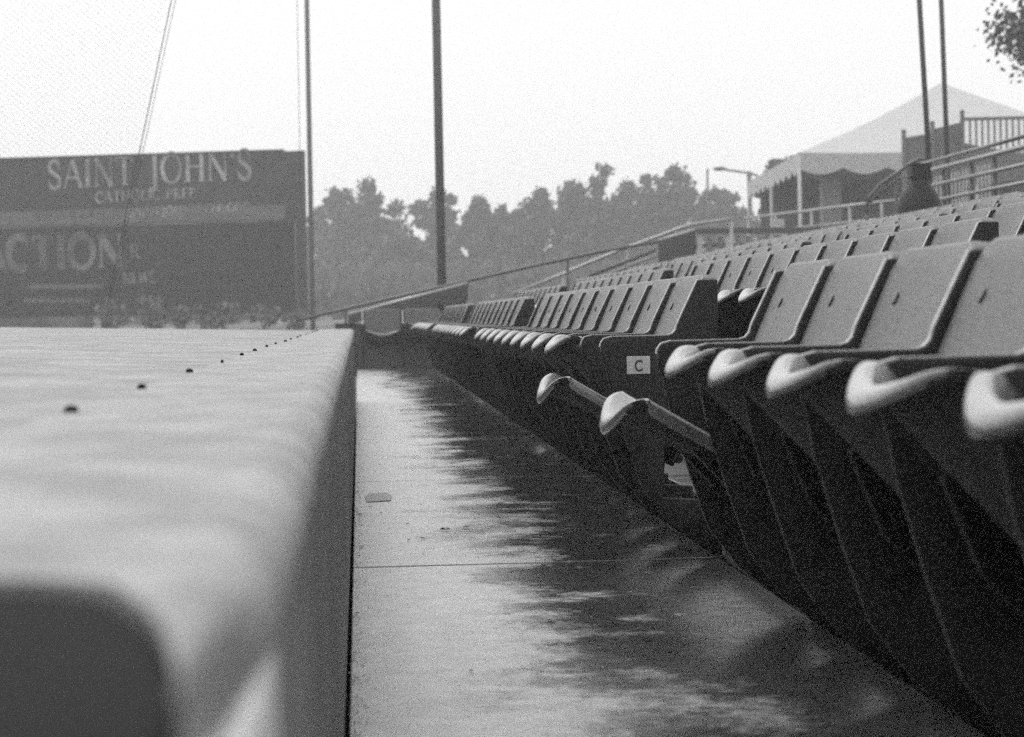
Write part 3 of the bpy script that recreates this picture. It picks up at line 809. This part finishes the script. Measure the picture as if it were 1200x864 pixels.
word("SAINT", 58, 160, 222, 217, 33, 'large_letter', M['letter'], 1.3)
word("JOHN'S", 176, 299, 216, 210, 34, 'large_letter', M['letter'], 1.3)
word('CATHOLIC PREP', 114, 232, 238, 232, 12, 'small_letter', M['letter'], 1.2, worn=0.08, seed=4)
word('DAY SCHOOL 6-12', 42, 138, 256, 253, 9, 'small_letter', M['letter_dim'], 1.3, worn=0.1, seed=2)
word('SAINTJOHNSPREP.ORG', 152, 296, 254, 248, 10, 'small_letter', M['letter'], 1.3, worn=0.15, seed=3)
word('ACTION', -20, 150, 317, 313, 38, 'large_letter', M['letter_dim'], 2.0, worn=0.0, seed=5)
word('R', 154, 168, 304, 304, 18, 'small_letter', M['letter_dim'], 1.6)
word('NEWS', 146, 185, 333, 331, 13, 'small_letter', M['letter_dim'], 2.0, worn=0.1)
# two bottom lines too worn to read: short broken strokes
for (xa, xb, y, hh) in ((34, 124, 339, 7), (30, 108, 355, 6)):
    bm = bmesh.new(); x = xa; T_, B_ = [], []
    while x < xb:
        g = random.choice((1, 1, 1, .7, .12))
        p0 = bx_(x, y-hh*(0.5-0.5*g)*.6); p1 = bx_(x, y-hh*(.5+.5*g*random.uniform(.6, 1)))
        B_.append(bm.verts.new((p0[0], -.13, p0[1]))); T_.append(bm.verts.new((p1[0], -.13, p1[1])))
        x += random.uniform(.8, 2.0)
    for i in range(len(T_)-1): bm.faces.new((B_[i], B_[i+1], T_[i+1], T_[i]))
    rot = Matrix.Rotation(math.atan2(axis.y, axis.x), 4, 'Z')
    bmesh.ops.transform(bm, matrix=Matrix.Translation((bl.x, bl.y, 0)) @ rot, verts=bm.verts)
    local(link('worn_lettering', bm, M['boardband']), bb)

# ------------------------------------------------------------------ tent
rel = lambda z: z+CAMZ
tA, tB, tD, tC2 = Vector((11.06, 55, 0)), Vector((11.9, 67, 0)), Vector((20.1, 55, 0)), Vector((20.9, 67, 0))
zE = P(943, 179, 55).z; zV = P(943, 200, 55).z; pk = P(1103, 97, 61)
tent = thing('party_tent', (16, 61, 1.0), 'white peaked party tent on the concourse behind the stand', 'tent')
bm = bmesh.new(); cs = [tA, tD, tC2, tB]; NRf = 8
apex = bm.verts.new(pk)
rings = []
for j in range(1, NRf+1):
    t = j/NRf; ring = []
    for k in range(4):
        for q in range(6):
            p = cs[k].lerp(cs[(k+1) % 4], q/6.0); v = Vector((pk.x, pk.y, pk.z)).lerp(Vector((p.x, p.y, zE)), t)
            v.z -= 0.10*math.sin(PI*t)*(1.0)+0.06*math.sin(PI*q/6.0)*t
            ring.append(bm.verts.new(v))
    rings.append(ring)
n = 24
for k in range(n): bm.faces.new((apex, rings[0][k], rings[0][(k+1) % n]))
for a, b in zip(rings, rings[1:]):
    for k in range(n): bm.faces.new((a[k], b[k], b[(k+1) % n], a[(k+1) % n]))
o = link('canopy', bm, M['tent'], smooth=False); so = o.modifiers.new('s', 'SOLIDIFY'); so.thickness = 0.02; local(o, tent)
bm = bmesh.new(); vt, vb = [], []
for k in range(4):
    m_ = 40 if k in (0, 2) else 50
    for q in range(m_):
        p = cs[k].lerp(cs[(k+1) % 4], q/m_); qq = (q % 5)/5.0
        vt.append(bm.verts.new((p.x, p.y, zE-0.03))); vb.append(bm.verts.new((p.x, p.y, zV+0.05-0.16*math.sin(PI*qq))))
for i in range(len(vt)):
    j = (i+1) % len(vt); bm.faces.new((vt[i], vt[j], vb[j], vb[i]))
o = link('valance', bm, M['tent']); so = o.modifiers.new('s', 'SOLIDIFY'); so.thickness = 0.012; local(o, tent)
for p in (tA, tB, tD, tC2, tA.lerp(tD, .5), tA.lerp(tB, .5)):
    bm = bmesh.new(); tube(bm, [(p.x+0.03, p.y+0.03, 0.98), (p.x+0.03, p.y+0.03, zE-0.05)], 0.045, 10); local(link('leg', bm, M['white_steel'], smooth=True), tent)
# dark rolled side curtains
bm = bmesh.new(); box(bm, tB.x+0.25, tD.x-0.3, 66.2, 66.3, zV-0.95, zV+0.4); local(link('side_curtain', bm, M['steel']), tent)
bm = bmesh.new(); box(bm, P(963, 220, 56).x, P(972, 220, 56).x+0.28, 55.9, 56.3, 0.98, zV+0.2); local(link('door_curtain', bm, M['wood']), tent)

# deck structure on the right: stepped solid panels with knobbed posts and a baluster railing
dk = thing('deck', (P(1100, 200, 44).x, 44, 1.0), 'raised grey deck with stepped panels, knobbed posts and baluster railing', 'deck')
def dbox(x0, y0, x1, y1, nm, m, Y=44, d=0.05, b=0.0):
    a = P(x0, y0, Y); c = P(x1, y1, Y); bm = bmesh.new(); box(bm, a.x, c.x, Y, Y+d, c.z, a.z); return local(link(nm, bm, m, bevel=b), dk)
for (x0, y0, x1, y1) in ((1062, 161, 1092, 156), (1095, 151, 1127, 143)):
    a, c = P(x0, y0, 44), P(x1, y1, 44); bm = bmesh.new(); zb_ = P(1090, 212, 44).z
    prism_y(bm, [(a.x, a.z), (c.x, c.z), (c.x, zb_), (a.x, zb_)], 44.03, 44.09); local(link('side_panel', bm, M['wood'], bevel=0.004), dk)
for x, y in ((1060, 157), (1093.5, 147), (1128.5, 134)):
    a = P(x-2.2, y, 43.9); bm = bmesh.new(); box(bm, a.x, a.x+0.075, 43.92, 44.0, 0.98, a.z)
    local(link('post', bm, M['wood'], bevel=0.004), dk)
    bm = bmesh.new(); lathe(bm, [(0.02, 0), (0.05, 0.025), (0.055, 0.05), (0.04, 0.085), (0.01, 0.1)], 10, (a.x+0.037, 43.96, a.z+0.001)); local(link('post_cap', bm, M['wood'], smooth=True), dk)
ra, rb = P(1130, 138, 44), P(1215, 136, 44); la, lb = P(1130, 168, 44), P(1215, 184, 44)
bm = bmesh.new(); prism_y(bm, [(ra.x, ra.z), (rb.x, rb.z), (rb.x, rb.z-0.06), (ra.x, ra.z-0.06)], 43.97, 44.05); local(link('top_rail', bm, M['wood']), dk)
bm = bmesh.new(); prism_y(bm, [(la.x, la.z), (lb.x, lb.z), (lb.x, lb.z-0.4), (la.x, la.z-0.9)], 43.97, 44.05); local(link('stringer', bm, M['wood']), dk)
for i in range(11):
    x = ra.x+0.10+i*0.125; t = (x-ra.x)/(rb.x-ra.x); zz = la.z+(lb.z-la.z)*t
    bm = bmesh.new(); box(bm, x, x+0.035, 43.99, 44.03, zz+0.001, ra.z+(rb.z-ra.z)*t-0.061); local(link('baluster', bm, M['wood']), dk)
# lower picket run under the deck
bm = bmesh.new(); a, c = P(1092, 208, 40), P(1158, 192, 40)
for i in range(16):
    t = i/15; p = a.lerp(c, t); box(bm, p.x, p.x+0.03, 39.98, 40.0, 1.0, p.z)
lp = tag(link('lattice_fence', bm, M['plate']), 'low run of pale slats below the deck, behind the guard railing', 'fence')

# ------------------------------------------------------------------ trees
def leafcloud(bm, cen, rad, count, size, rg, squash=0.8, clumps=26, hollow=0.5, cr=(.17, .38)):
    crr = cr
    cl = []
    for i in range(clumps):
        while True:
            v = Vector((rg.uniform(-1, 1), rg.uniform(-1, 1), rg.uniform(-1, 1)))
            if hollow*0.6 < v.length < 1: break
        v = v*(0.90+0.16*rg.random())
        cl.append((cen+Vector((v.x*rad[0], v.y*rad[1], v.z*rad[2])), rg.uniform(*crr)))
    rm = min(rad[0], (rad[0]+rad[2])/2)
    for i in range(count):
        c, cr = cl[rg.randrange(len(cl))]
        d = Vector((rg.gauss(0, 1), rg.gauss(0, 1), rg.gauss(0, 1))); d.normalize()
        p = c+d*(cr*rm*(rg.random()**0.5)*(1.0 if rg.random() < .72 else 1.5)); s = size*rg.uniform(.5, 1.2)
        a = Vector((rg.uniform(-1, 1), rg.uniform(-1, 1), rg.uniform(-1, 1))).normalized(); b = a.orthogonal().normalized()
        q = a.cross(b)
        vs = [bm.verts.new(p+b*s), bm.verts.new(p+q*s*0.6), bm.verts.new(p-b*s), bm.verts.new(p-q*s*0.6)]
        bm.faces.new(vs)
    return cl
def tree(px, pytop, hw, Y, label, seed, gz=None, limbs=9, cat='tree', pybot=None, dens=1.0, leaf='leaf', group='trees beyond the field', name='broadleaf_tree', leafsize=None):
    rg = random.Random(seed)
    top = P(px, pytop, Y); w = hw/F*Y
    g0 = terr(0, Y) if gz is None else gz
    zb = P(px, pybot, Y).z if pybot else g0+0.5
    h = top.z-zb
    t = thing(name, (top.x, Y, g0), label, cat, group)
    bm = bmesh.new()
    tr = max(0.05, h*0.025)
    tube(bm, [(top.x, Y, g0-0.1), (top.x+rg.uniform(-.1, .1), Y, g0+(top.z-g0)*0.35), (top.x+rg.uniform(-.3, .3), Y, g0+(top.z-g0)*0.75)], [tr*1.4, tr, tr*0.35], 8)
    for i in range(limbs):
        a = rg.uniform(0, 2*PI); z1 = g0+(top.z-g0)*rg.uniform(.25, .65); l = w*rg.uniform(.5, .85)
        tube(bm, [(top.x, Y, z1), (top.x+math.cos(a)*l*.5, Y+math.sin(a)*l*.5, z1+l*.35), (top.x+math.cos(a)*l, Y+math.sin(a)*l, z1+l*.9)], [tr*.5, tr*.3, tr*.1], 6)
    link_t = link('trunk', bm, M['bark'], smooth=True); local(link_t, t)
    bm = bmesh.new(); ls = leafsize or 0.0019*Y
    cnt = int(2600*dens)
    cla = leafcloud(bm, Vector((top.x, Y, zb+h*0.36)), (w*1.0, w*0.9, h*0.38), int(cnt*.6), ls, rg, clumps=26)
    cla += leafcloud(bm, Vector((top.x+rg.uniform(-.12, .12)*w, Y, zb+h*0.66)), (w*0.80, w*0.7, h*0.25), int(cnt*.75), ls*.85, rg, clumps=22, cr=(.15, .33))
    local(link('crown', bm, M[leaf]), t)
    bm = bmesh.new()
    for c, _ in cla[::2]:
        z0 = g0+(top.z-g0)*0.35+0.45*max(0.0, c.z-(g0+(top.z-g0)*0.35)); p0 = Vector((top.x, Y, z0)); mid = p0.lerp(c, .55)+Vector((0, 0, -0.06*w))
        tube(bm, [p0, mid, c], [tr*.4, tr*.22, tr*.07], 5, caps=False)
    local(link('branches', bm, M['bark'], smooth=True), t)
    return t
TL = [
 (425, 200, 52, 124, 'round topped tree right of the thin pole, tallest of the left group'),
 (383, 228, 36, 128, 'loose airy tree between the billboard and the round topped tree'),
 (470, 262, 34, 120, 'low dense tree filling the dip between left group and net pole'),
 (514, 210, 34, 126, 'narrow tree directly behind the thick net pole'),
 (558, 214, 32, 122, 'ragged tree just right of the thick net pole'),
 (588, 226, 26, 130, 'thin topped tree in the dip before the big central clump'),
 (612, 226, 34, 118, 'low bushy tree at the foot of the big central clump'),
 (650, 200, 50, 124, 'left shoulder tree of the big central clump'),
 (700, 176, 48, 120, 'tallest tree with a tuft standing out of its top'),
 (748, 188, 50, 128, 'tree between the tufted tree and the broad round one'),
 (797, 182, 54, 121, 'broad round tree left of the bare utility pole'),
 (846, 210, 42, 126, 'shorter tree between the utility pole and the street lamp'),
 (884, 242, 32, 119, 'low tree under the street lamp arm'),
 (690, 262, 46, 116, 'dark lower tree filling the base of the central clump'),
 (780, 262, 46, 117, 'dark lower tree beneath the broad round tree'),
 (560, 280, 40, 116, 'dark lower tree right of the net pole foot'),
 (400, 285, 44, 117, 'dark lower tree beside the billboard pole'),
]
for i, (px, py, hw, Y, lab) in enumerate(TL):
    tree(px, py, hw, Y, lab, 100+i, pybot=352, dens=1.6)
tree(912, 179, 26, 95, 'small tree top showing behind the left slope of the tent', 301, gz=0.5, pybot=260, group=None)
for i, (px, py, hw, Y, lab) in enumerate([(925, 222, 34, 78, 'leafy tree seen under the left end of the tent'), (985, 222, 34, 80, 'leafy tree seen under the tent left of its doorway'),
        (1042, 225, 34, 78, 'leafy tree seen under the tent behind the curved handrail'), (1100, 215, 40, 82, 'leafy tree behind the deck posts under the tent'), (1160, 210, 40, 80, 'leafy tree at the right end under the tent')]):
    tree(px, py, hw, Y, lab, 400+i, gz=0.9, pybot=275, group='trees behind the tent', dens=0.8, leafsize=0.13)
# overhanging tree in the top right corner
tree(1277, -92, 116, 40, 'overhanging leafy branch in the top right corner', 555, gz=0.9, pybot=122, group=None, dens=4.5, leafsize=0.075, limbs=0)
# low plants at the foot of the billboard and on the bank
for i, (px, py, hw, Y) in enumerate([(130, 352, 18, 53), (175, 345, 20, 54), (215, 352, 18, 53), (262, 350, 20, 53.5), (310, 356, 18, 53), (345, 360, 12, 52)]):
    top = P(px, py, Y); g0 = terr(0, Y); w = hw/F*Y; rg = random.Random(700+i)
    t = thing('shrub', (top.x, Y, g0), ['pale low shrub at the foot of the billboard, leftmost of the six', 'pale low shrub beneath the NEWS lettering, second from left', 'pale low shrub third from left at the billboard foot',
        'pale low shrub fourth from left at the billboard foot', 'pale low shrub fifth from left at the billboard foot', 'small pale shrub beside the thin pole, rightmost at the billboard foot'][i], 'shrub', 'shrubs at the billboard foot')
    bm = bmesh.new(); leafcloud(bm, Vector((top.x, Y, (top.z+g0)/2)), (w, w*.6, (top.z-g0)/2), 700, 0.06, rg, clumps=14); local(link('foliage', bm, M['leaf2']), t)
    bm = bmesh.new()
    for k in range(4): tube(bm, [(top.x, Y, g0-.02), (top.x+rg.uniform(-.6, .6)*w, Y+rg.uniform(-.2, .2), g0+(top.z-g0)*.7)], [.02, .006], 5)
    local(link('stems', bm, M['bark']), t)
# rough growth on the bank: nobody could count it
bm = bmesh.new(); rg = random.Random(9)
for i in range(9000):
    x = rg.uniform(-14, 26); y = rg.uniform(62, 99); z = terr(x, y)
    s = rg.uniform(.10, .42)*(1 if rg.random() < .8 else 2.0); a = rg.uniform(0, PI)
    dx, dy = math.cos(a)*s*.5, math.sin(a)*s*.5
    vs = [bm.verts.new((x-dx, y-dy, z-.02)), bm.verts.new((x+dx, y+dy, z-.02)), bm.verts.new((x+rg.uniform(-.1, .1), y, z+s))]; bm.faces.new(vs)
tag(link('grass', bm, M['leaf2']), 'rough tall grass on the bank below the trees', 'grass', kind='stuff')

# ------------------------------------------------------------------ litter on the walkway
def floor_at(px, py):
    r = M3 @ Vector(((px-600)/F, (432-py)/F, -1.0)); q = -CAMZ/r.z; return Vector((0, 0, CAMZ))+r*q
sc_ = floor_at(444, 584)
bm = bmesh.new(); v = [(-.045, -.09), (-.05, .02), (-.035, .10), (.03, .11), (.048, .03), (.042, -.07)]
prism_z(bm, [(sc_.x+a, sc_.y+b*2) for a, b in v], 0.001, 0.003)
tag(link('cardboard_scrap', bm, M['scrap']), 'flat grey cardboard scrap lying near the dugout wall', 'scrap')
def leaf_litter(px, py, s, lab, seed, thick=0.0):
    rg = random.Random(seed); p = floor_at(px, py); bm = bmesh.new()
    n = 9; c = bm.verts.new((0, 0, 0.004+thick)); ring = []
    for k in range(n):
        a = 2*PI*k/n; r = s*(0.6+0.5*rg.random())*(1.0 if k % 2 else 0.62)
        ring.append(bm.verts.new((r*math.cos(a), r*math.sin(a)*1.5, 0.002+rg.random()*s*0.45)))
    for k in range(n): bm.faces.new((c, ring[k], ring[(k+1) % n]))
    o = link('fallen_leaf', bm, M['dleaf']); so = o.modifiers.new('s', 'SOLIDIFY'); so.thickness = 0.001
    o.location = (p.x, p.y, 0.001); o.rotation_euler = (0, 0, rg.uniform(0, 6))
    tag(o, lab, 'leaf', 'wet leaves and grit on the walkway'); return o
LL = [(522, 622, .020, 'largest dark wet leaf, near the middle of the walkway'), (545, 619, .013, 'dark leaf just right of the largest wet leaf'), (420, 604, .010, 'small leaf against the wall base below the cardboard scrap'),
      (434, 595, .007, 'tiny leaf just below the cardboard scrap'), (447, 602, .006, 'tiny leaf right of and below the cardboard scrap'), (478, 615, .007, 'tiny leaf between wall and largest leaf'),
      (495, 632, .008, 'small leaf below left of the largest leaf'), (479, 634, .007, 'tiny leaf left of the walkway joint, above it'), (424, 642, .008, 'small leaf at the wall base above the joint'),
      (418, 578, .008, 'small leaf at wall base left of the cardboard scrap'), (552, 788, .006, 'tiny leaf alone on the nearest slab'), (419, 720, .006, 'tiny leaf at the wall base on the nearest slab'),
      (526, 514, .018, 'dark leaf in the middle distance right of centre')]
for i, (px, py, s, lab) in enumerate(LL): leaf_litter(px, py, s, lab, 40+i)
# grit line along the wall foot
bm = bmesh.new(); rg = random.Random(12)
for i in range(1600):
    y = 3.4+rg.random()**1.5*16; x = XE+0.004+abs(rg.gauss(0, 0.016)); s = rg.uniform(.0008, .0035)
    p = [(x+s*rg.uniform(-1, 1), y+s*2*rg.uniform(-1, 1), 0.0008+s*rg.uniform(0, 1.2)) for _ in range(4)]
    vs = [bm.verts.new(q) for q in p]
    for f in ((0, 1, 2), (0, 1, 3), (1, 2, 3), (0, 2, 3)): bm.faces.new([vs[j] for j in f])
tag(link('grit', bm, M['dleaf']), 'dark grit and crumbs gathered along the foot of the wall', 'grit', kind='stuff')

# ------------------------------------------------------------------ haze
bm = bmesh.new(); box(bm, -185, 195, -65, 305, -2.3, 13.5)
hz_ = link('haze', bm, None or M['net']); hz_.data.materials.clear()
m = bpy.data.materials.new('rain_haze'); m.use_nodes = True; nt = m.node_tree
for nd in list(nt.nodes):
    if nd.type != 'OUTPUT_MATERIAL': nt.nodes.remove(nd)
pv = nt.nodes.new('ShaderNodeVolumePrincipled'); pv.inputs['Color'].default_value = (1, 1, 1, 1); pv.inputs['Density'].default_value = 0.0028
pv.inputs['Anisotropy'].default_value = 0.3
nt.links.new(pv.outputs[0], nt.nodes['Material Output'].inputs['Volume'])
hz_.data.materials.append(m); tag(hz_, kind='stuff')

# ------------------------------------------------------------------ light
SUN_EL, SUN_AZ = R(58), R(-25)       # azimuth from +Y towards +X
w = bpy.data.worlds.new('World'); S.world = w; w.use_nodes = True
nt = w.node_tree; bg = nt.nodes['Background']
sky = nt.nodes.new('ShaderNodeTexSky'); sky.sky_type = 'NISHITA'; sky.sun_disc = False
sky.sun_elevation = SUN_EL; sky.sun_rotation = SUN_AZ; sky.air_density = 1.0; sky.dust_density = 8.0; sky.ozone_density = 1.0
bwn = nt.nodes.new('ShaderNodeRGBToBW')      # black-and-white film: grey sky
nt.links.new(sky.outputs[0], bwn.inputs[0])
mx = nt.nodes.new('ShaderNodeMix'); mx.data_type = 'FLOAT'; mx.inputs[0].default_value = 0.75   # cloud layer evens the sky out
nt.links.new(bwn.outputs[0], mx.inputs[2]); mx.inputs[3].default_value = 9.6
nt.links.new(mx.outputs[0], bg.inputs[0]); bg.inputs[1].default_value = 0.10
sd = bpy.data.lights.new('sun', 'SUN'); sd.energy = 0.7; sd.angle = R(25); sd.color = (1, 1, 1)
so = bpy.data.objects.new('sun', sd); C.objects.link(so)
dirv = Vector((math.sin(SUN_AZ)*math.cos(SUN_EL), math.cos(SUN_AZ)*math.cos(SUN_EL), math.sin(SUN_EL)))
so.rotation_euler = dirv.to_track_quat('Z', 'Y').to_euler()

S.view_settings.view_transform = 'Standard'; S.view_settings.look = 'None'; S.view_settings.gamma = 1
S.view_settings.use_curve_mapping = False; S.view_settings.exposure = 0.42
S.render.engine = 'CYCLES'
S.cycles.use_denoising = False
S.cycles.use_adaptive_sampling = True; S.cycles.adaptive_threshold = 0.042; S.cycles.adaptive_min_samples = 24
S.cycles.max_bounces = 6; S.cycles.diffuse_bounces = 3; S.cycles.glossy_bounces = 3; S.cycles.volume_bounces = 2
S.cycles.transparent_max_bounces = 4
S.cycles.sample_clamp_indirect = 1.0
print('seats', NS, 'objects', len(S.objects))
